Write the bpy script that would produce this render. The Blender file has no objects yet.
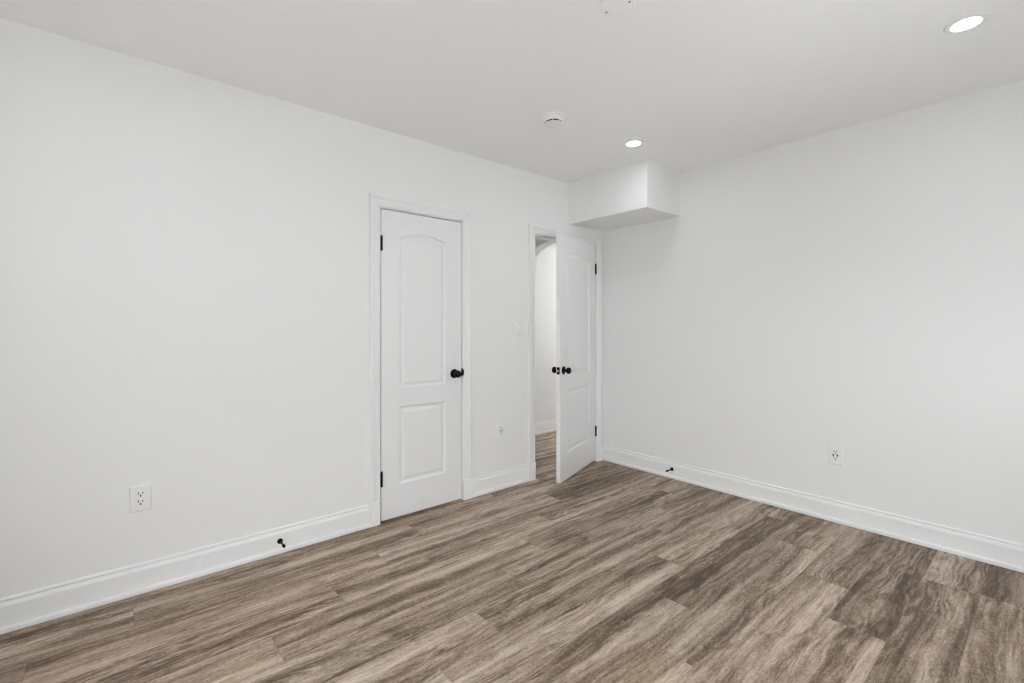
import bpy, bmesh, math, random
from mathutils import Vector, Matrix

S = bpy.context.scene
COL = S.collection

# ------------------------------------------------------------------ camera
H = 2.557                       # ceiling height
cam_d = bpy.data.cameras.new('camera')
cam_d.sensor_width = 36.0
cam_d.lens = 471.93 / 1024 * 36.0
cam_d.shift_y = -14.34 / 1024
cam_d.clip_start = 0.02
cam = bpy.data.objects.new('camera', cam_d)
COL.objects.link(cam)
cam.location = (-3.6139, -2.8772, 1.2697)
cam.rotation_euler = (math.radians(90), 0, -math.radians(40.655))
S.camera = cam

# ------------------------------------------------------------------ exposure
S.view_settings.view_transform = 'Standard'
S.view_settings.look = 'None'
S.view_settings.gamma = 1.0
S.view_settings.use_curve_mapping = False
S.view_settings.exposure = 0.0
S.cycles.max_bounces = 16
S.cycles.diffuse_bounces = 12
S.cycles.sample_clamp_indirect = 6.0
S.cycles.filter_width = 1.25

SKY = 6.0                       # daylight outside the added windows
GLOW_BACK, GLOW_END = 9.0, 2.6         # made-up ground glow outside back and end walls, set for fill light
LAMP = 84.0                    # recessed lamp diffuser emission
HALL_FILL = 500.0  # strength of the added lamps past the hallway arch

# ------------------------------------------------------------------ world
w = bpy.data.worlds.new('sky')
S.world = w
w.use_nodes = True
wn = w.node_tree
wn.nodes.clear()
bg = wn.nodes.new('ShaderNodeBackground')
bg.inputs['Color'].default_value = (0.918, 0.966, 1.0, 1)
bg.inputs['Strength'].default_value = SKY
# overcast sky above the horizon; below it an added ground glow, stronger towards -y than -x
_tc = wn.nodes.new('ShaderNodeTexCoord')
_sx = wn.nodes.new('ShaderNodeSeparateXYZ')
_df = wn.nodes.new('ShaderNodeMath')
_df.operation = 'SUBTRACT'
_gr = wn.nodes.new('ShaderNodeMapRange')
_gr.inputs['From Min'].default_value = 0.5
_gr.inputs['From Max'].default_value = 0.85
_gr.inputs['To Min'].default_value = GLOW_END
_gr.inputs['To Max'].default_value = GLOW_BACK
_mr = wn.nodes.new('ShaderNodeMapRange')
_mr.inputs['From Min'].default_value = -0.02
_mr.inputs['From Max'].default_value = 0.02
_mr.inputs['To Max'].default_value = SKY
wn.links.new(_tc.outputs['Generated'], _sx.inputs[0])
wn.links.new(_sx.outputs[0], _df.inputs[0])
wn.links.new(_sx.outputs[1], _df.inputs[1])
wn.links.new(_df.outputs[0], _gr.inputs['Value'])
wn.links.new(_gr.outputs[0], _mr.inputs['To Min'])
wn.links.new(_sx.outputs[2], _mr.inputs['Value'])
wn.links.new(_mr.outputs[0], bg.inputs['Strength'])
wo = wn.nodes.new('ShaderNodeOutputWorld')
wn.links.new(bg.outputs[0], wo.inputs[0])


# ------------------------------------------------------------------ materials
def new_mat(name):
    m = bpy.data.materials.new(name)
    m.use_nodes = True
    nt = m.node_tree
    return m, nt, nt.nodes['Principled BSDF']


def paint(name, col, rough, bump=0.0, scale=220.0, spec=0.4, dist=0.0006):
    m, nt, b = new_mat(name)
    b.inputs['Base Color'].default_value = (*col, 1)
    b.inputs['Roughness'].default_value = rough
    b.inputs['Specular IOR Level'].default_value = spec
    if bump:
        tc = nt.nodes.new('ShaderNodeTexCoord')
        n = nt.nodes.new('ShaderNodeTexNoise')
        n.inputs['Scale'].default_value = scale
        n.inputs['Detail'].default_value = 3
        bp = nt.nodes.new('ShaderNodeBump')
        bp.inputs['Strength'].default_value = bump
        bp.inputs['Distance'].default_value = dist
        nt.links.new(tc.outputs['Object'], n.inputs['Vector'])
        nt.links.new(n.outputs['Fac'], bp.inputs['Height'])
        nt.links.new(bp.outputs[0], b.inputs['Normal'])
    return m


M_WALL = paint('wall_paint', (0.855, 0.857, 0.853), 0.62, 0.15)
M_CEIL = paint('ceiling_paint', (0.92, 0.922, 0.92), 0.8, 0.12)
M_TRIM = paint('trim_enamel', (0.865, 0.868, 0.868), 0.36, 0.05, 60)
M_DOOR = paint('door_enamel', (0.845, 0.848, 0.850), 0.36, 0.05, 90)
M_BLACK = paint('matte_black_metal', (0.004, 0.004, 0.004), 0.42, 0.0, spec=0.16)
M_RUBBER = paint('black_rubber', (0.005, 0.005, 0.005), 0.7, 0.0, spec=0.15)
M_PLAST = paint('white_plastic', (0.86, 0.86, 0.855), 0.3, 0.0)
M_SLOT = paint('socket_slot', (0.02, 0.02, 0.02), 0.6, 0.0)
M_VENT = paint('vent_gap_plastic', (0.03, 0.03, 0.032), 0.6, 0.0)
M_SCREW = paint('painted_screw', (0.30, 0.30, 0.30), 0.45, 0.0)
M_OUT = paint('closet_shade', (0.25, 0.25, 0.25), 0.8, 0.0)  # darkened so the gap under the closet door reads as deep shade


def emit(name, col, s):
    m, nt, b = new_mat(name)
    b.inputs['Base Color'].default_value = (0.9, 0.9, 0.9, 1)
    b.inputs['Emission Color'].default_value = (*col, 1)
    b.inputs['Emission Strength'].default_value = s
    return m


M_LAMP = emit('lamp_diffuser', (0.912, 0.962, 1.0), LAMP)
M_LAMPH = emit('hall_fill_diffuser', (0.98, 0.99, 1.0), HALL_FILL)

# window glass: mostly clear with a weak reflection
M_GLASS = bpy.data.materials.new('window_glass')
M_GLASS.use_nodes = True
_nt = M_GLASS.node_tree
_nt.nodes.clear()
_t = _nt.nodes.new('ShaderNodeBsdfTransparent')
_g = _nt.nodes.new('ShaderNodeBsdfGlossy')
_g.inputs['Roughness'].default_value = 0.02
_mx = _nt.nodes.new('ShaderNodeMixShader')
_mx.inputs[0].default_value = 0.06
_o = _nt.nodes.new('ShaderNodeOutputMaterial')
_nt.links.new(_t.outputs[0], _mx.inputs[1])
_nt.links.new(_g.outputs[0], _mx.inputs[2])
_nt.links.new(_mx.outputs[0], _o.inputs[0])


def floor_material():
    m, nt, b = new_mat('vinyl_oak_planks')
    N, L = nt.nodes, nt.links

    def node(t, **k):
        n = N.new(t)
        for a, v in k.items():
            setattr(n, a, v)
        return n

    def math_(op, a, c=None, clamp=False):
        n = node('ShaderNodeMath', operation=op, use_clamp=clamp)
        for i, v in enumerate((a, c)):
            if v is None:
                continue
            if isinstance(v, (int, float)):
                n.inputs[i].default_value = v
            else:
                L.new(v, n.inputs[i])
        return n.outputs[0]

    def ramp(fac, stops):
        r = node('ShaderNodeValToRGB')
        el = r.color_ramp.elements
        while len(el) < len(stops):
            el.new(0.5)
        for e, (p, c) in zip(el, stops):
            e.position = p
            e.color = (*c, 1) if len(c) == 3 else c
        L.new(fac, r.inputs[0])
        return r.outputs[0]

    def noise(vec, scale, detail=4, rough=0.55, distort=0.0):
        n = node('ShaderNodeTexNoise')
        n.inputs['Scale'].default_value = scale
        n.inputs['Detail'].default_value = detail
        n.inputs['Roughness'].default_value = rough
        n.inputs['Distortion'].default_value = distort
        L.new(vec, n.inputs['Vector'])
        return n.outputs['Fac']

    def mix(fac, a, c, mode='MIX'):
        n = node('ShaderNodeMix', data_type='RGBA', blend_type=mode)
        if isinstance(fac, (int, float)):
            n.inputs[0].default_value = fac
        else:
            L.new(fac, n.inputs[0])
        for i, v in ((6, a), (7, c)):
            if isinstance(v, tuple):
                n.inputs[i].default_value = (*v, 1)
            else:
                L.new(v, n.inputs[i])
        return n.outputs[2]

    uvm = node('ShaderNodeUVMap', uv_map='metres')
    uvn = node('ShaderNodeUVMap', uv_map='unit')
    at = node('ShaderNodeAttribute', attribute_name='plank')
    sep = node('ShaderNodeSeparateXYZ')
    L.new(at.outputs['Vector'], sep.inputs[0])
    ra, rb, rc = sep.outputs
    sm = node('ShaderNodeSeparateXYZ')
    L.new(uvm.outputs[0], sm.inputs[0])
    u, v = sm.outputs[0], sm.outputs[1]

    def grain_vec(su, sv, key):
        c = node('ShaderNodeCombineXYZ')
        L.new(math_('MULTIPLY', u, su), c.inputs[0])
        L.new(math_('MULTIPLY', vv, sv), c.inputs[1])
        L.new(math_('ADD', math_('MULTIPLY', ra, 61.7), key), c.inputs[2])
        return c.outputs[0]

    # the grain wanders sideways along the plank
    cw = node('ShaderNodeCombineXYZ')
    L.new(math_('MULTIPLY', u, 1.7), cw.inputs[0])
    L.new(math_('MULTIPLY', v, 4.0), cw.inputs[1])
    L.new(math_('MULTIPLY', ra, 93.1), cw.inputs[2])
    wander = noise(cw.outputs[0], 1.0, 2, 0.45)
    vv = math_('ADD', v, math_('MULTIPLY', math_('SUBTRACT', wander, 0.5), 0.075))

    broad = noise(grain_vec(0.55, 13.0, 1.3), 1.0, 2, 0.5)
    streak = noise(grain_vec(1.0, 44.0, 7.7), 1.0, 4, 0.6)
    fibre = noise(grain_vec(9.0, 150.0, 3.1), 1.0, 4, 0.7)
    grit = noise(grain_vec(60.0, 130.0, 13.0), 1.0, 2, 0.6)
    blot = noise(grain_vec(3.4, 17.0, 5.9), 1.0, 4, 0.6, 1.4)
    # cathedral rings
    rv = math_('ADD', math_('MULTIPLY', vv, 210.0),
               math_('MULTIPLY', noise(grain_vec(1.6, 8.0, 11.0), 1.0, 2, 0.5), 60.0))
    rings = math_('MULTIPLY', math_('ADD', math_('SINE', rv), 1.0), 0.5)
    ringzone = ramp_f(N, L, noise(grain_vec(1.2, 5.0, 51.0), 1.0, 2, 0.5), 0.47, 0.60)

    def centred(a, k):
        return math_('MULTIPLY', math_('SUBTRACT', a, 0.5), k)

    f = math_('ADD', centred(broad, 1.35), 0.525)
    f = math_('ADD', f, centred(streak, 0.58))
    f = math_('ADD', f, centred(blot, 0.75))
    f = math_('ADD', f, math_('MULTIPLY', centred(rings, 0.22), ringzone))
    f = math_('ADD', f, centred(fibre, 0.55))
    f = math_('ADD', f, centred(grit, 0.60))
    f = math_('ADD', f, centred(rb, 0.17))
    # dark swirls around the odd knot
    kn = ramp_f(N, L, noise(grain_vec(2.4, 9.0, 71.0), 1.0, 2, 0.5, 0.8), 0.62, 0.74)
    f = math_('SUBTRACT', f, math_('MULTIPLY', kn, 0.20))
    base = ramp(f, [(0.14, (0.085, 0.053, 0.034)),
                    (0.34, (0.176, 0.121, 0.083)),
                    (0.50, (0.290, 0.214, 0.156)),
                    (0.66, (0.415, 0.322, 0.249)),
                    (0.96, (0.640, 0.530, 0.435))])
    warm = mix(math_('MULTIPLY', math_('SUBTRACT', rc, 0.45), 0.9, True), base, (1.05, 0.94, 0.86), 'MULTIPLY')
    # pale limed pores and dark pores
    fl = noise(grain_vec(22.0, 150.0, 21.0), 1.0, 2, 0.5)
    fl2 = noise(grain_vec(2.2, 8.0, 31.0), 1.0, 2, 0.5)
    flm = math_('MULTIPLY', ramp_f(N, L, fl, 0.60, 0.70), ramp_f(N, L, fl2, 0.48, 0.62))
    c2 = mix(math_('MULTIPLY', flm, 0.55), warm, (0.66, 0.58, 0.51))
    dk = noise(grain_vec(4.0, 80.0, 41.0), 1.0, 3, 0.6)
    c3 = mix(math_('MULTIPLY', ramp_f(N, L, dk, 0.58, 0.70), 0.55), c2, (0.080, 0.054, 0.040))
    # seams between planks
    sn = node('ShaderNodeSeparateXYZ')
    L.new(uvn.outputs[0], sn.inputs[0])
    ev = math_('GREATER_THAN', math_('ABSOLUTE', math_('SUBTRACT', sn.outputs[1], 0.5)), 0.4945)
    eu = math_('GREATER_THAN', math_('ABSOLUTE', math_('SUBTRACT', sn.outputs[0], 0.5)), 0.4991)
    edge = math_('MAXIMUM', ev, eu)
    c4 = mix(math_('MULTIPLY', edge, 0.35), c3, (0.04, 0.028, 0.02))
    L.new(c4, b.inputs['Base Color'])
    b.inputs['Roughness'].default_value = 0.5
    b.inputs['Specular IOR Level'].default_value = 0.35
    bp = node('ShaderNodeBump')
    bp.inputs['Strength'].default_value = 0.15
    bp.inputs['Distance'].default_value = 0.0006
    L.new(math_('SUBTRACT', fibre, edge), bp.inputs['Height'])
    L.new(bp.outputs[0], b.inputs['Normal'])
    return m


def ramp_f(N, L, fac, lo, hi):
    n = N.new('ShaderNodeMapRange')
    n.inputs['From Min'].default_value = lo
    n.inputs['From Max'].default_value = hi
    L.new(fac, n.inputs['Value'])
    return n.outputs[0]


M_FLOOR = floor_material()


# ------------------------------------------------------------------ mesh helpers
def box(bm, a, b, mat=0):
    x0, y0, z0 = (min(a[i], b[i]) for i in range(3))
    x1, y1, z1 = (max(a[i], b[i]) for i in range(3))
    vs = [bm.verts.new(c) for c in ((x0, y0, z0), (x1, y0, z0), (x1, y1, z0), (x0, y1, z0),
                                    (x0, y0, z1), (x1, y0, z1), (x1, y1, z1), (x0, y1, z1))]
    fs = []
    for q in ((0, 3, 2, 1), (4, 5, 6, 7), (0, 1, 5, 4), (1, 2, 6, 5), (2, 3, 7, 6), (3, 0, 4, 7)):
        f = bm.faces.new([vs[i] for i in q])
        f.material_index = mat
        fs.append(f)
    return fs


def bevel(bm, off, seg=2, ang=30):
    es = [e for e in bm.edges if len(e.link_faces) == 2 and e.calc_face_angle(0) > math.radians(ang)]
    bmesh.ops.bevel(bm, geom=es, offset=off, segments=seg, affect='EDGES', profile=0.6)


def lathe(bm, prof, seg=40, M=None, mat=0):
    """prof: list of (radius, height) from one end to the other, axis +z."""
    M = M or Matrix.Identity(4)
    rings = []
    for r, h in prof:
        if r < 1e-6:
            rings.append([bm.verts.new(M @ Vector((0, 0, h)))])
        else:
            rings.append([bm.verts.new(M @ Vector((r * math.cos(2 * math.pi * i / seg), r * math.sin(2 * math.pi * i / seg), h)))
                          for i in range(seg)])
    for a, c in zip(rings, rings[1:]):
        for i in range(seg):
            j = (i + 1) % seg
            if len(a) == 1 and len(c) == 1:
                continue
            if len(a) == 1:
                f = bm.faces.new((a[0], c[j], c[i]))
            elif len(c) == 1:
                f = bm.faces.new((a[i], a[j], c[0]))
            else:
                f = bm.faces.new((a[i], a[j], c[j], c[i]))
            f.material_index = mat


def sweep(bm, path, frame, prof, closed_prof=True):
    """path: list of points, frame(i)->(side vector (may be mitred), depth vector); prof: (side, depth) loop."""
    loops = []
    for i, p in enumerate(path):
        s, d = frame(i)
        loops.append([bm.verts.new(Vector(p) + s * a + d * b) for a, b in prof])
    n = len(prof)
    for A, B in zip(loops, loops[1:]):
        for k in range(n):
            bm.faces.new((A[k], A[(k + 1) % n], B[(k + 1) % n], B[k]))
    bm.faces.new(loops[0][::-1])
    bm.faces.new(loops[-1])


def obj(name, bm, mats, parent=None, smooth=None, loc=None):
    bmesh.ops.recalc_face_normals(bm, faces=bm.faces[:])
    me = bpy.data.meshes.new(name)
    bm.to_mesh(me)
    bm.free()
    for m in (mats if isinstance(mats, (list, tuple)) else [mats]):
        me.materials.append(m)
    if smooth is not None:
        me.shade_smooth()
        if smooth < 180:
            me.set_sharp_from_angle(angle=math.radians(smooth))
    o = bpy.data.objects.new(name, me)
    COL.objects.link(o)
    if parent:
        o.parent = parent
    if loc:
        o.location = loc
    return o


def tag(o, label, cat=None, group=None, kind=None):
    o['label'] = label
    if cat:
        o['category'] = cat
    if group:
        o['group'] = group
    if kind:
        o['kind'] = kind
    return o


def empty(name, loc, label, cat, group=None, kind=None, rz=0.0):
    o = bpy.data.objects.new(name, None)
    o.empty_display_size = 0.05
    COL.objects.link(o)
    o.location = loc
    o.rotation_euler = (0, 0, rz)
    return tag(o, label, cat, group, kind)


def copy_tree(o, parent=None):
    c = o.copy()
    COL.objects.link(c)
    if parent:
        c.parent = parent
    for ch in list(o.children):
        copy_tree(ch, c)
    return c


# ------------------------------------------------------------------ dimensions
XW, YB = -4.33, -3.55            # walls behind the camera
T = 0.12                         # wall thickness
HY = 1.16                        # far side of the hallway
HH = 2.42                        # hallway ceiling
C0, C1 = -2.267, -1.629          # closet opening between jamb faces
D0, D1 = -0.889, -0.101          # hallway door opening between jamb faces
DZ = 2.046                       # opening height
JT = 0.019

# ------------------------------------------------------------------ floor
PW, PL = 0.209, 1.378
JOINT = {0: -2.778, 1: -3.524, 2: -2.464, 3: -2.780, 4: -3.102, 5: -0.665, 6: -2.367, 7: -2.677,
         8: -1.620, 9: -1.950, 10: -0.888, 11: -1.225, 12: -1.86, 13: -0.465}
# how dark (0) or pale (1) single boards are, by row and board counted from the joint above; and how warm
TONE = {(0, -1): 0.05, (0, 0): 0.50, (1, -1): 0.08, (1, 0): 0.58, (2, -1): 0.82, (2, 0): 0.42, (3, -1): 0.62, (3, 0): 0.40,
        (4, -1): 0.80, (4, 0): 0.66, (5, -1): 0.62, (6, -1): 0.74, (6, 0): 0.34, (7, -1): 0.80, (7, 0): 0.58, (7, 1): 0.62,
        (9, -1): 0.72, (10, -1): 0.70, (10, 0): 0.34, (11, -1): 0.66, (11, 0): 0.22, (12, 0): 0.22, (13, -1): 0.48, (13, 0): 0.10}
WARM = {(2, -1): 0.95, (3, -1): 0.8, (4, -1): 0.9, (0, 0): 0.8, (9, -1): 0.95}
rng = random.Random(11)
bm = bmesh.new()
uvm = bm.loops.layers.uv.new('metres')
uvn = bm.loops.layers.uv.new('unit')
pk = bm.faces.layers.float_vector.new('plank')
FX0, FX1, FY0, FY1 = XW - 0.1, 2.3, YB - 0.1, HY + 0.1
row = -8
while True:
    y1 = 0.090 - PW * row
    y0 = y1 - PW
    if y1 <= FY0:
        break
    if y0 < FY1:
        a0, a1 = max(y0, FY0), min(y1, FY1)
        j = JOINT.get(row, rng.uniform(-2.5, -1.0))
        k = math.floor((FX0 - j) / PL)
        x = j + k * PL
        while x < FX1:
            b0, b1 = max(x, FX0), min(x + PL, FX1)
            if b1 - b0 > 1e-4:
                vs = [bm.verts.new((p, q, 0)) for p, q in ((b0, a0), (b1, a0), (b1, a1), (b0, a1))]
                f = bm.faces.new(vs)
                n = round((x - j) / PL)
                f[pk] = (rng.random(), TONE.get((row, n), 0.38 + 0.24 * rng.random()), WARM.get((row, n), 0.7 * rng.random()))
                for lp in f.loops:
                    px, py = lp.vert.co.x - x, lp.vert.co.y - y0
                    lp[uvm].uv = (px, py)
                    lp[uvn].uv = (px / PL, py / PW)
            x += PL
    row += 1
me = bpy.data.meshes.new('floor')
bm.to_mesh(me)
bm.free()
me.materials.append(M_FLOOR)
fl = bpy.data.objects.new('floor', me)
COL.objects.link(fl)
tag(fl, 'grey-brown oak look plank floor with long streaked boards', 'floor', kind='structure')


# ------------------------------------------------------------------ walls and ceiling
def boxes(name, mats, lst, label, cat='wall', kind='structure', parent=None):
    bm = bmesh.new()
    for a, b in lst:
        box(bm, a, b)
    o = obj(name, bm, mats, parent)
    if label:
        tag(o, label, cat, kind=kind)
    return o


CZ0, CZ1 = C0 - JT, C1 + JT
DX0, DX1 = D0 - JT, D1 + JT
HZ = DZ + JT
boxes('wall_left', M_WALL, [
    ((XW - T, 0, 0), (CZ0, T, H)), ((CZ0, 0, HZ), (CZ1, T, H)), ((CZ1, 0, 0), (DX0, T, H)),
    ((DX0, 0, HZ), (DX1, T, H)), ((DX1, 0, 0), (T, T, H))],
    'plain white painted wall that holds the closet door and the open door')
boxes('wall_right', M_WALL, [((0, YB - T, 0), (T, 0, H))], 'plain white painted wall right of the open door, under the soffit')
WX0, WX1, WZ0, WZ1 = -3.40, -2.80, 1.09, 1.70      # added window behind the camera, sized for fill light
UX0, UX1, UZ0, UZ1 = -1.84, -0.65, 0.95, 1.81      # wider added window beside it
VY0, VY1, VZ0, VZ1 = -3.15, -1.45, 0.06, 2.12         # added glazed opening in the end wall
boxes('wall_back', M_WALL, [
    ((XW - T, YB - T, 0), (WX0, YB, H)), ((WX1, YB - T, 0), (UX0, YB, H)), ((UX1, YB - T, 0), (0, YB, H)),
    ((UX0, YB - T, 0), (UX1, YB, UZ0)), ((UX0, YB - T, UZ1), (UX1, YB, H)),
    ((WX0, YB - T, 0), (WX1, YB, WZ0)), ((WX0, YB - T, WZ1), (WX1, YB, H))],
    'white wall with two small added windows, facing the two doors')
boxes('wall_front', M_WALL, [((XW - T, YB, 0), (XW, VY0, H)), ((XW - T, VY1, 0), (XW, 0, H)),
                             ((XW - T, VY0, 0), (XW, VY1, VZ0)), ((XW - T, VY0, VZ1), (XW, VY1, H))], 'white end wall facing the wall with the soffit')
boxes('ceiling', M_CEIL, [((XW - T, YB - T, H), (T, T, H + 0.1))], 'flat white ceiling with recessed lamps', 'ceiling')
# boxed-in soffit over the open door
bm = bmesh.new()
box(bm, (-0.478, -0.812, 2.190), (0.0, 0.0, H))
obj_s = obj('soffit_box', bm, M_WALL)
tag(obj_s, 'white boxed soffit in the ceiling corner above the open door', 'soffit', kind='structure')

# hallway
boxes('wall_hall', M_WALL, [((-1.6, HY, 0), (2.3, HY + 0.1, HH)), ((2.2, T, 0), (2.3, HY, HH)),
                            ((-1.7, T, 0), (-1.6, HY + 0.1, HH)), ((T, 0.02, 0), (2.3, T, HH))],
      'bright white hallway wall seen through the open door')
boxes('ceiling_hall', M_CEIL, [((-1.7, T, HH), (2.3, HY + 0.1, HH + 0.1))], 'white hallway ceiling beyond the door', 'ceiling')


def arch_wall():
    """wall across the hallway with an elliptical arched opening (plane x = 0 .. T)"""
    bm = bmesh.new()
    cy, a, zs, b = 0.64, 0.44, 1.955, 0.243
    pts = [(cy - a, 0.0)] + [(cy - a * math.cos(t), zs + b * math.sin(t) ** 0.9) for t in [math.pi * i / 32 for i in range(33)]] + [(cy + a, 0.0)]
    outer = [(T, 0.0)] + [(T + (HY - T) * i / 32, HH) for i in range(33)] + [(HY, 0.0)]
    rows = []
    for x in (0.0, T):
        rows.append(([bm.verts.new((x, p, q)) for p, q in pts], [bm.verts.new((x, p, q)) for p, q in outer]))
    for I, O in rows:
        for k in range(len(I) - 1):
            bm.faces.new((I[k], I[k + 1], O[k + 1], O[k]))
    (I0, O0), (I1, O1) = rows
    for k in range(len(I0) - 1):
        bm.faces.new((I0[k], I0[k + 1], I1[k + 1], I1[k]))
    return obj('wall_arch', bm, M_WALL)


tag(arch_wall(), 'white arched opening across the hallway beyond the open door', 'wall', kind='structure')

# closet interior behind the shut door, shade put into its colour
boxes('wall_closet', M_OUT, [((CZ0 - 0.05, 0.75, 0), (CZ1 + 0.05, 0.8, HZ + 0.1)), ((CZ0 - 0.05, T, 0), (CZ0, 0.75, HZ + 0.1)),
                             ((CZ1, T, 0), (CZ1 + 0.05, 0.75, HZ + 0.1)), ((CZ0, T, HZ), (CZ1, 0.75, HZ + 0.1))],
      'inside of the shut closet')

# ------------------------------------------------------------------ unseen windows added for fill light
def window(name, origin, rz, wd, ht, label):
    """two-pane window; local x along the wall, local y outward, origin at the left end of the sill line"""
    fw = 0.05
    bm = bmesh.new()
    for a, b in (((0, 0), (fw, ht)), ((wd - fw, 0), (wd, ht)), ((fw, 0), (wd - fw, fw)),
                 ((fw, ht - fw), (wd - fw, ht)), ((wd / 2 - 0.03, fw), (wd / 2 + 0.03, ht - fw))):
        box(bm, (a[0], 0.03, a[1]), (b[0], 0.09, b[1]))
    win = obj(name, bm, M_TRIM, loc=origin)
    win.rotation_euler.z = rz
    tag(win, label, 'window', kind='structure')
    for x0, x1 in ((fw, wd / 2 - 0.03), (wd / 2 + 0.03, wd - fw)):
        bm = bmesh.new()
        box(bm, (x0, 0.058, fw), (x1, 0.064, ht - fw))
        obj('pane', bm, M_GLASS, win)
    bm = bmesh.new()
    box(bm, (-0.05, -0.06, -0.03), (wd + 0.05, 0.0, 0.0))
    bevel(bm, 0.006)
    obj('sill', bm, M_TRIM, win)


window('fill_window_1', (WX1, YB, WZ0), math.pi, WX1 - WX0, WZ1 - WZ0, 'small white two-pane window, added for fill light, facing the wall with the doors')
window('fill_window_2', (XW, VY0, VZ0), math.pi / 2, VY1 - VY0, VZ1 - VZ0, 'tall white two-pane window, added for fill light, in the end wall facing the soffit')
window('fill_window_3', (UX1, YB, UZ0), math.pi, UX1 - UX0, UZ1 - UZ0, 'wider white two-pane window, added for fill light, facing the open door')

# ------------------------------------------------------------------ baseboards
BASE = [(0, 0), (0.0145, 0), (0.0145, 0.109), (0.0110, 0.1180), (0.0095, 0.1208), (0.0040, 0.1240), (0.0040, 0.1272),
        (0.0095, 0.1304), (0.0098, 0.1345), (0.0075, 0.1385), (0.0030, 0.142), (0, 0.142)]          # (depth, height)
SHOE = [(0.0145, 0.0022), (0.0285, 0.0022), (0.0285, 0.0185), (0.0270, 0.0225), (0.0235, 0.0248), (0.0145, 0.0262)]


def run(prof, p0, p1, normal):
    """extrude a (depth, height) profile from p0 to p1 along a wall with the given inward normal"""
    bm = bmesh.new()
    n = Vector((normal[0], normal[1], 0))
    up = Vector((0, 0, 1))
    sweep(bm, [(*p0, 0), (*p1, 0)], lambda i: (n, up), prof)
    return bm


def baseboard(name, p0, p1, n, label, shoe=True):
    o = obj(name, run(BASE, p0, p1, n), M_TRIM)
    tag(o, label, 'baseboard', kind='structure')
    if shoe:
        obj('shoe_molding', run(SHOE, p0, p1, n), M_TRIM, o)
    return o


CW = 0.072                        # casing width
CR = 0.005                        # reveal
baseboard('baseboard_left', (XW, 0), (C0 - CR - CW, 0), (0, -1), 'long white baseboard left of the closet door')
baseboard('baseboard_middle', (C1 + CR + CW, 0), (D0 - CR - CW, 0), (0, -1), 'short white baseboard between the two doors')
baseboard('baseboard_right', (0, -0.0), (0, YB), (-1, 0), 'long white baseboard along the wall right of the open door')
baseboard('baseboard_back', (XW + 0.03, YB), (-0.03, YB), (0, 1), 'white baseboard under the two small added windows')
baseboard('baseboard_front', (XW, VY1 + 0.05), (XW, -0.03), (1, 0), 'white baseboard along the end wall beside the tall added window')
baseboard('baseboard_hall', (-1.6, HY), (0.0, HY), (0, -1), 'white baseboard in the hallway before the arch')
baseboard('baseboard_hall_far', (T, HY), (2.2, HY), (0, -1), 'white baseboard in the hallway past the arch')

# ------------------------------------------------------------------ door casings
CAS = [(0, 0), (0, 0.0085), (0.003, 0.0110), (0.012, 0.0120), (0.015, 0.0100), (0.018, 0.0125), (0.038, 0.0150), (0.046, 0.0175),
       (0.0475, 0.0145), (0.052, 0.0150), (0.055, 0.0185), (0.066, 0.0195), (0.0705, 0.0180), (CW, 0.0140), (CW, 0)]


def casing(name, x0, x1, z, label, right_w=CW):
    """three-sided mitred casing; x0,x1 = opening between jambs"""
    a, b, t = x0 - CR, x1 + CR, z + CR
    bm = bmesh.new()
    path = [(a, 0, 0.0), (a, 0, t), (b, 0, t), (b, 0, 0.0)]
    k = right_w / CW
    side = [Vector((-1, 0, 0)), Vector((-1, 0, 1)), Vector((k, 0, 1)), Vector((k, 0, 0))]
    sweep(bm, path, lambda i: (side[i], Vector((0, -1, 0))), CAS)
    o = obj(name, bm, M_TRIM)
    tag(o, label, 'door casing', kind='structure')
    # jamb lining and stop
    bm = bmesh.new()
    box(bm, (x0 - JT, 0, 0), (x0, T, z))
    box(bm, (x1, 0, 0), (x1 + JT, T, z))
    box(bm, (x0 - JT, 0, z), (x1 + JT, T, z + JT))
    obj('jamb', bm, M_TRIM, o)
    bm = bmesh.new()
    box(bm, (x0, 0.040, 0), (x0 + 0.010, 0.075, z - 0.010))
    box(bm, (x1 - 0.010, 0.040, 0), (x1, 0.075, z - 0.010))
    box(bm, (x0, 0.040, z - 0.010), (x1, 0.075, z))
    obj('door_stop_strip', bm, M_TRIM, o)

    def plinth(xa, xb):
        bm = bmesh.new()
        pr = [(0, 0), (0.0260, 0), (0.0260, 0.128), (0.0240, 0.133), (0.0245, 0.140), (0.0215, 0.145), (0.0185, 0.148), (0, 0.148)]
        sweep(bm, [(xa, 0, 0), (xb, 0, 0)], lambda i: (Vector((0, -1, 0)), Vector((0, 0, 1))), pr)
        bmesh.ops.recalc_face_normals(bm, faces=bm.faces[:])
        es = [e for e in bm.edges if abs(e.verts[0].co.y + 0.026) < 1e-4 and abs(e.verts[1].co.y + 0.026) < 1e-4
              and abs(e.verts[0].co.x - e.verts[1].co.x) < 1e-5]
        bmesh.ops.bevel(bm, geom=es, offset=0.007, segments=3, affect='EDGES', profile=0.5)
        obj('plinth_block', bm, M_TRIM, o, 40)
    plinth(a - CW - 0.003, x0 - 0.012)
    plinth(x1 + 0.001, min(b + CW * k + 0.003, -0.0005))
    return o


cas1 = casing('trim_1', C0, C1, DZ, 'white moulded casing around the shut closet door')
cas2 = casing('trim_2', D0, D1, DZ, 'white moulded casing around the open hallway door')

# threshold strip in the hallway doorway
bm = bmesh.new()
sweep(bm, [(D0, 0.09, 0.0), (D1, 0.09, 0.0)], lambda i: (Vector((0, 1, 0)), Vector((0, 0, 1))),
      [(-0.024, 0.0), (-0.022, 0.0065), (-0.012, 0.0115), (0.010, 0.0115), (0.022, 0.0055), (0.024, 0.0)])


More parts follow.
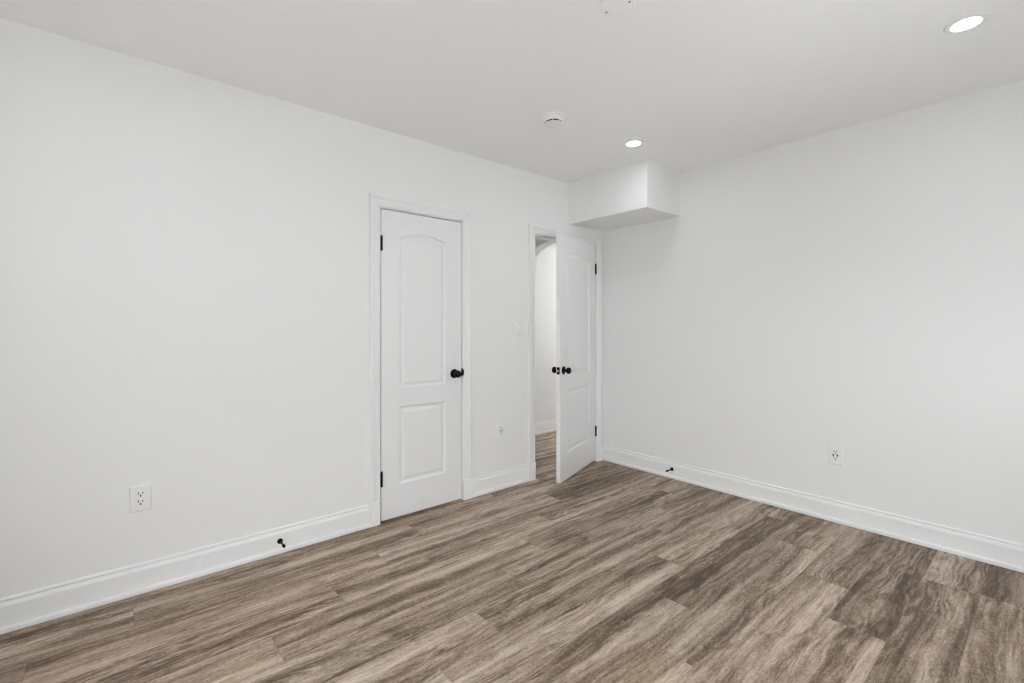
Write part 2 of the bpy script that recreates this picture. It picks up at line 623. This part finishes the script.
def flat_wood():
    m, nt, b = new_mat('threshold_wood')
    tc = nt.nodes.new('ShaderNodeTexCoord')
    mp = nt.nodes.new('ShaderNodeMapping')
    mp.inputs['Scale'].default_value = (3, 120, 1)
    n = nt.nodes.new('ShaderNodeTexNoise')
    n.inputs['Scale'].default_value = 1.0
    r = nt.nodes.new('ShaderNodeValToRGB')
    r.color_ramp.elements[0].color = (0.34, 0.27, 0.22, 1)
    r.color_ramp.elements[1].color = (0.58, 0.49, 0.42, 1)
    nt.links.new(tc.outputs['Object'], mp.inputs[0])
    nt.links.new(mp.outputs[0], n.inputs['Vector'])
    nt.links.new(n.outputs['Fac'], r.inputs[0])
    nt.links.new(r.outputs[0], b.inputs['Base Color'])
    b.inputs['Roughness'].default_value = 0.5
    return m


tag(obj('trim_3', bm, flat_wood()), 'narrow wood threshold strip across the open doorway', 'threshold', kind='structure')


# ------------------------------------------------------------------ doors
def door_slab(name, W, Hd, th, panels):
    """slab in local coords: x 0..W, z 0..Hd, y 0 (room face) .. th; panels = functions of an inset d that give a CCW (x, z) loop"""
    bm = bmesh.new()
    steps = [(0.0, 0.0), (0.002, 0.0020), (0.009, 0.0110), (0.016, 0.0130), (0.024, 0.0120), (0.036, 0.0045), (0.042, 0.0030)]
    rims = []
    for y, sgn in ((0.0, 1), (th, -1)):
        rect = [bm.verts.new((x, y, z)) for x, z in ((0, 0), (W, 0), (W, Hd), (0, Hd))]
        rims.append(rect)
        edges = [bm.edges.new((rect[i], rect[(i + 1) % 4])) for i in range(4)]
        for loop in panels:
            prev = None
            for d, dep in steps:
                lp = [bm.verts.new((x, y + sgn * dep, z)) for x, z in loop(d)]
                n = len(lp)
                if prev is None:
                    edges += [bm.edges.new((lp[i], lp[(i + 1) % n])) for i in range(n)]
                else:
                    for i in range(n):
                        bm.faces.new((prev[i], prev[(i + 1) % n], lp[(i + 1) % n], lp[i]))
                prev = lp
            bm.faces.new(prev)
        bmesh.ops.triangle_fill(bm, edges=edges, use_beauty=True, use_dissolve=False)
    A, B = rims
    for i in range(4):
        bm.faces.new((A[i], A[(i + 1) % 4], B[(i + 1) % 4], B[i]))
    o = obj(name, bm, M_DOOR)
    return o


def panel_loops(W, mx0, mx1):
    x0, x1 = mx0, W - mx1
    zs, rise = 1.864, 0.036
    R = ((x1 - x0) ** 2 / 4 + rise ** 2) / (2 * rise)
    cx, cz = (x0 + x1) / 2, zs + rise - R

    def low(d):
        return [(x0 + d, 0.216 + d), (x1 - d, 0.216 + d), (x1 - d, 0.731 - d), (x0 + d, 0.731 - d)]

    def up(d):
        n = 20
        a, b = x0 + d, x1 - d
        arc = [(b + (a - b) * i / n, cz + math.sqrt((R - d) ** 2 - (b + (a - b) * i / n - cx) ** 2)) for i in range(n + 1)]
        return [(a, 0.850 + d), (b, 0.850 + d)] + arc
    return [low, up]


def knob_set(door, x, z, y, sgn, label=None):
    """round knob on a rosette; axis along sgn * y"""
    R = Matrix.Translation((x, y, z)) @ Matrix.Rotation(math.radians(90) * (1 if sgn < 0 else -1), 4, 'X')
    bm = bmesh.new()
    lathe(bm, [(0, 0.0), (0.011, 0.0), (0.0105, 0.018), (0.011, 0.024), (0.017, 0.029), (0.0235, 0.035), (0.0265, 0.043), (0.0265, 0.050),
               (0.0235, 0.058), (0.016, 0.0635), (0.008, 0.0655), (0, 0.066)], 40, R)
    k = obj('doorknob', bm, M_BLACK, door, 50)
    bm = bmesh.new()
    lathe(bm, [(0, 0), (0.033, 0.0), (0.0335, 0.004), (0.031, 0.0075), (0.020, 0.010), (0.012, 0.0115), (0, 0.0115)], 40, R)
    obj('rosette', bm, M_BLACK, k, 40)
    return k


def hinges(door, x, y, side):
    for zc in (0.285, 1.818):
        bm = bmesh.new()
        for i in range(5):
            a = zc - 0.047 + i * 0.0188 + 0.0003
            lathe(bm, [(0, 0), (0.0075, 0), (0.0080, 0.001), (0.0080, 0.0172), (0.0075, 0.0182), (0, 0.0182)], 20, Matrix.Translation((x, y, a)))
        lathe(bm, [(0, 0), (0.004, 0), (0.0060, 0.003), (0.0035, 0.006), (0, 0.0065)], 16, Matrix.Translation((x, y, zc + 0.047)))
        box(bm, (x - 0.0045, y, zc - 0.046), (x + 0.0040, y + 0.014, zc + 0.046))
        obj('hinge', bm, M_BLACK, door, 40)


TH = 0.035
# closet door, hinged left, shut
W1 = C1 - C0 - 0.011
d1 = door_slab('door_1', W1, 2.030, TH, panel_loops(W1, 0.131, 0.130))
d1.location = (C0 + 0.0055, 0.0015, 0.008)
tag(d1, 'shut white two-panel closet door with black knob, left of the open door', 'door', kind='structure')
hinges(d1, -0.001, -0.007, -1)
for c in d1.children:
    c.location.z -= 0.012
knob_set(d1, W1 - 0.062, 0.924, 0.0, -1)
knob_set(d1, W1 - 0.062, 0.924, TH, 1)
bm = bmesh.new()
box(bm, (W1 - 0.0008, 0.005, 0.897), (W1 + 0.0008, 0.030, 0.953))
obj('latch_plate', bm, M_BLACK, d1)
# strike lip on the jamb beside it
bm = bmesh.new()
box(bm, (C1 - 0.0008, -0.004, 0.909), (C1 + 0.004, 0.030, 0.966))
box(bm, (C1 - 0.002, -0.0155, 0.918), (C1 + 0.0070, -0.0075, 0.958))
bevel(bm, 0.0015, 2)
obj('strike_plate', bm, M_BLACK, cas1)
bm = bmesh.new()
box(bm, (D0 - 0.002, 0.004, 0.892), (D0 + 0.0012, 0.030, 0.948))
obj('strike_plate', bm, M_BLACK, cas2)

# hallway door, hinged right, standing ajar into the room
W2 = D1 - D0 - 0.006
d2 = door_slab('door_2', W2, 2.028, TH, panel_loops(W2, 0.139, 0.139))
ang = math.radians(18.7)
# slab local x runs from the latch edge (0) to the hinge edge (W2); the hinge pin is the pivot
piv = Vector((D1 - 0.001, -0.006, 0.012))
for v in d2.data.vertices:
    v.co.x -= W2 + 0.002
    v.co.y += 0.007
d2.location = piv
d2.rotation_euler = (0, 0, ang)
tag(d2, 'white two-panel hallway door standing ajar below the soffit', 'door', kind='structure')
hinges(d2, 0.0, 0.0, 1)
for c in d2.children:
    c.location.z -= 0.012
xl = -W2 - 0.002
knob_set(d2, xl + 0.062, 0.905, 0.007, -1)
knob_set(d2, xl + 0.062, 0.905, 0.007 + TH, 1)
bm = bmesh.new()
box(bm, (xl - 0.0012, 0.0115, 0.876), (xl + 0.001, 0.0375, 0.934))
lp = obj('latch_plate', bm, M_BLACK, d2)
bm = bmesh.new()
box(bm, (xl - 0.009, 0.0185, 0.897), (xl - 0.001, 0.0305, 0.914))
obj('latch_bolt', bm, paint('satin_latch', (0.35, 0.35, 0.35), 0.4, 0), lp)


# ------------------------------------------------------------------ electrical plates
def slab_bm(wd, ht, d, bev, y=0.0):
    bm = bmesh.new()
    box(bm, (-wd / 2, y - d, -ht / 2), (wd / 2, y, ht / 2))
    return bm


def plate(root, wd, ht, d, hole=None):
    bm = bmesh.new()
    pr = [(wd / 2, ht / 2, 0.0), (wd / 2, ht / 2, -d * 0.35), (wd / 2 - 0.003, ht / 2 - 0.003, -d * 0.85), (wd / 2 - 0.007, ht / 2 - 0.007, -d)]
    loops = [[bm.verts.new((sx * a, y, sz * b)) for sx, sz in ((-1, -1), (1, -1), (1, 1), (-1, 1))] for a, b, y in pr]
    for A, B in zip(loops, loops[1:]):
        for i in range(4):
            bm.faces.new((A[i], A[(i + 1) % 4], B[(i + 1) % 4], B[i]))
    bm.faces.new(loops[-1])
    bm.faces.new(loops[0])
    return obj('cover_plate', bm, M_PLAST, root)


def slot(parent, name, x, z, wd, ht, y, mat=None):
    bm = bmesh.new()
    box(bm, (x - wd / 2, y - 0.0006, z - ht / 2), (x + wd / 2, y + 0.001, z + ht / 2))
    return obj(name, bm, mat or M_SLOT, parent)


def round_hole(parent, name, x, z, r, y, flat=False):
    bm = bmesh.new()
    R = Matrix.Translation((x, y + 0.001, z)) @ Matrix.Rotation(math.radians(90), 4, 'X')
    lathe(bm, [(0, 0), (r, 0), (r, 0.0016), (0, 0.0016)], 20, R)
    return obj(name, bm, M_SLOT, parent)


def rounded_face(parent, name, cx, cz, wd, ht, y0, y1, rad):
    bm = bmesh.new()
    box(bm, (cx - wd / 2, y1, cz - ht / 2), (cx + wd / 2, y0, cz + ht / 2))
    es = [e for e in bm.edges if abs(e.verts[0].co.x - e.verts[1].co.x) < 1e-6 and abs(e.verts[0].co.z - e.verts[1].co.z) < 1e-6]
    bmesh.ops.bevel(bm, geom=es, offset=rad, segments=4, affect='EDGES', profile=0.5)
    return obj(name, bm, M_PLAST, parent, 35)


def sockets(face, cz, y, k=1.0):
    slot(face, 'socket_slot', -0.0066 * k, cz + 0.0052 * k, 0.0026 * k, 0.0090 * k, y)
    slot(face, 'socket_slot', 0.0066 * k, cz + 0.0052 * k, 0.0026 * k, 0.0075 * k, y)
    round_hole(face, 'ground_hole', 0.0, cz - 0.0050 * k, 0.0030 * k, y)


def duplex_outlet(loc, label, cat='outlet', rz=0.0, wd=0.086, ht=0.126):
    r = empty('wall_outlet', loc, label, cat, rz=rz)
    plate(r, wd, ht, 0.0075)
    for cz in (0.0195, -0.0195):
        f = rounded_face(r, 'receptacle', 0, cz, 0.034, 0.0285, -0.003, -0.0092, 0.009)
        sockets(f, cz, -0.0092, 1.3)
    return r


def usb_outlet(loc, label, rz=0.0, wd=0.080, ht=0.126):
    r = empty('wall_outlet', loc, label, 'outlet', rz=rz)
    plate(r, wd, ht, 0.0075)
    f = rounded_face(r, 'receptacle', 0, 0, 0.033, 0.067, -0.003, -0.0090, 0.002)
    sockets(f, 0.0215, -0.0090, 1.2)
    sockets(f, -0.0195, -0.0090, 1.2)
    for x in (-0.0112, 0.0112):
        slot(f, 'charging_port', x, 0.0015, 0.0082, 0.0135, -0.0090)
    return r


duplex_outlet((-3.491, 0, 0.4505), 'white double outlet on the wall above the baseboard, left of the closet door')
usb_outlet((0, -1.9160, 0.433), 'white outlet with two dark ports on the wall to the right', rz=-math.pi / 2, wd=0.085)
usb_outlet((-1.262, 0, 0.4555), 'white outlet with dark ports on the narrow wall between the doors')

sw = empty('light_switch', (-1.073, 0, 1.250), 'white rocker light switch beside the open door casing', 'light switch')
plate(sw, 0.084, 0.126, 0.0075)
bm = bmesh.new()
sweep(bm, [(-0.0165, 0, 0), (0.0165, 0, 0)], lambda i: (Vector((0, -1, 0)), Vector((0, 0, 1))),
      [(0.003, -0.0335), (0.0085, -0.0335), (0.0125, -0.031), (0.0086, 0.000), (0.0085, 0.0335), (0.003, 0.0335)])
rk = obj('rocker', bm, M_PLAST, sw)
slot(rk, 'indicator', 0, -0.0400, 0.010, 0.0022, -0.0075, M_SCREW)


# ------------------------------------------------------------------ baseboard door stops
def door_stop(loc, rz, label, dz=0.0):
    r = empty('door_stop', loc, label, 'door stop', 'black baseboard door stops', rz=rz)
    Rm = Matrix.Rotation(math.radians(90), 4, 'X')
    bm = bmesh.new()
    lathe(bm, [(0, 0), (0.0148, 0), (0.0148, 0.002), (0.0125, 0.007), (0.0068, 0.012), (0, 0.012)], 28, Rm)
    obj('mounting_flange', bm, M_BLACK, r, 40)
    bm = bmesh.new()
    lathe(bm, [(0, 0.008), (0.0052, 0.008), (0.0046, 0.014), (0.0046, 0.074), (0, 0.074)], 20, Rm)
    obj('rod', bm, M_BLACK, r, 40)
    bm = bmesh.new()
    lathe(bm, [(0, 0.070), (0.0072, 0.070), (0.0080, 0.072), (0.0080, 0.083), (0.0068, 0.0865), (0, 0.0875)], 24, Rm)
    obj('bumper_tip', bm, M_RUBBER, r, 40)
    return r


s1 = door_stop((-2.875, -0.0145, 0.067), 0.0, 'black rod door stop on the baseboard left of the closet door')
s2 = door_stop((-0.0145, -0.747, 0.078), -math.pi / 2, 'black rod door stop on the baseboard right of the open door')


# ------------------------------------------------------------------ ceiling fixtures
def recessed_light(loc, label, mat, group=None):
    r = empty('recessed_light', loc, label, 'ceiling light', group)
    bm = bmesh.new()
    lathe(bm, [(0.0455, 0.012), (0.0455, -0.0030), (0.048, -0.0050), (0.058, -0.0060), (0.067, -0.0045), (0.0705, 0.0), (0.0705, 0.001),
               (0.0455, 0.012)], 64)
    obj('trim_ring', bm, M_PLAST, r, 50)
    bm = bmesh.new()
    lathe(bm, [(0, -0.0015), (0.030, -0.0018), (0.0455, -0.0008), (0.0455, 0.003), (0, 0.003)], 64)
    obj('diffuser', bm, mat, r, 50)
    return r


recessed_light((-0.815, -0.925, H - 0.0008), 'round recessed lamp in the ceiling just left of the soffit, the farther one', M_LAMP)
recessed_light((-0.853, -2.614, H - 0.0008), 'round recessed lamp at the ceiling edge near the wall to the right, the nearer one', M_LAMP)
recessed_light((-3.47, -0.925, H - 0.0008), 'round recessed lamp over the long wall left of the closet', M_LAMP)
recessed_light((-3.47, -2.614, H - 0.0008), 'round recessed lamp near the small added window', M_LAMP)
for hx, lab in ((1.30, 'added round recessed fill lamp in the middle of the hallway past the arch'),
                (1.9, 'added round recessed fill lamp at the far end of the hallway past the arch')):
    recessed_light((hx, 0.55, HH - 0.0008), lab, M_LAMPH)  # unseen lamps added to brighten the hallway wall past the arch
recessed_light((-0.9, 0.62, HH - 0.0008), 'added round recessed fill lamp in the hallway before the arch', M_LAMP)  # unseen lamp added to lift the near face of the arch wall

sd = empty('smoke_detector', (-1.539, -0.851, H), 'white round smoke detector on the ceiling left of the farther lamp', 'smoke detector')
bm = bmesh.new()
lathe(bm, [(0, 0), (0.071, 0), (0.071, -0.005), (0.067, -0.009), (0.058, -0.011), (0, -0.011)], 56)
obj('mounting_plate', bm, M_PLAST, sd, 40)
bm = bmesh.new()
lathe(bm, [(0, -0.009), (0.0555, -0.009), (0.0565, -0.030), (0.0545, -0.0330), (0, -0.0330)], 56)
obj('body', bm, M_PLAST, sd, 40)
bm = bmesh.new()
lathe(bm, [(0, -0.0325), (0.0500, -0.0325), (0.0500, -0.0425), (0, -0.0425)], 48)
obj('vent_gap', bm, M_VENT, sd, 40)
for i in range(7):
    bm = bmesh.new()
    box(bm, (0.047, -0.0025, -0.043), (0.0530, 0.0025, -0.032))
    bmesh.ops.transform(bm, matrix=Matrix.Rotation(2 * math.pi * i / 7 + 0.25, 4, 'Z'), verts=bm.verts[:])
    obj('vent_rib', bm, M_PLAST, sd)
bm = bmesh.new()
lathe(bm, [(0, -0.0415), (0.0520, -0.0415), (0.0540, -0.0430), (0.0535, -0.0455), (0.0490, -0.0480), (0.035, -0.0495), (0, -0.0500)], 56)
obj('cap', bm, M_PLAST, sd, 40)

cp = empty('ceiling_cover_plate', (-2.062, -1.722, H), 'round white blank cover plate with two screws on the ceiling at the top edge', 'cover plate')
bm = bmesh.new()
lathe(bm, [(0, 0), (0.069, 0), (0.069, -0.0022), (0.066, -0.0050), (0.058, -0.0062), (0, -0.0066)], 64)
obj('plate', bm, M_CEIL, cp, 50)
for sx, sy in ((-0.009, 0.051), (0.009, -0.047)):
    bm = bmesh.new()
    lathe(bm, [(0, -0.0050), (0.0044, -0.0052), (0.0044, -0.0078), (0.003, -0.0088), (0, -0.0090)], 20, Matrix.Translation((sx, sy, 0)))
    obj('screw', bm, M_SCREW, cp, 40)
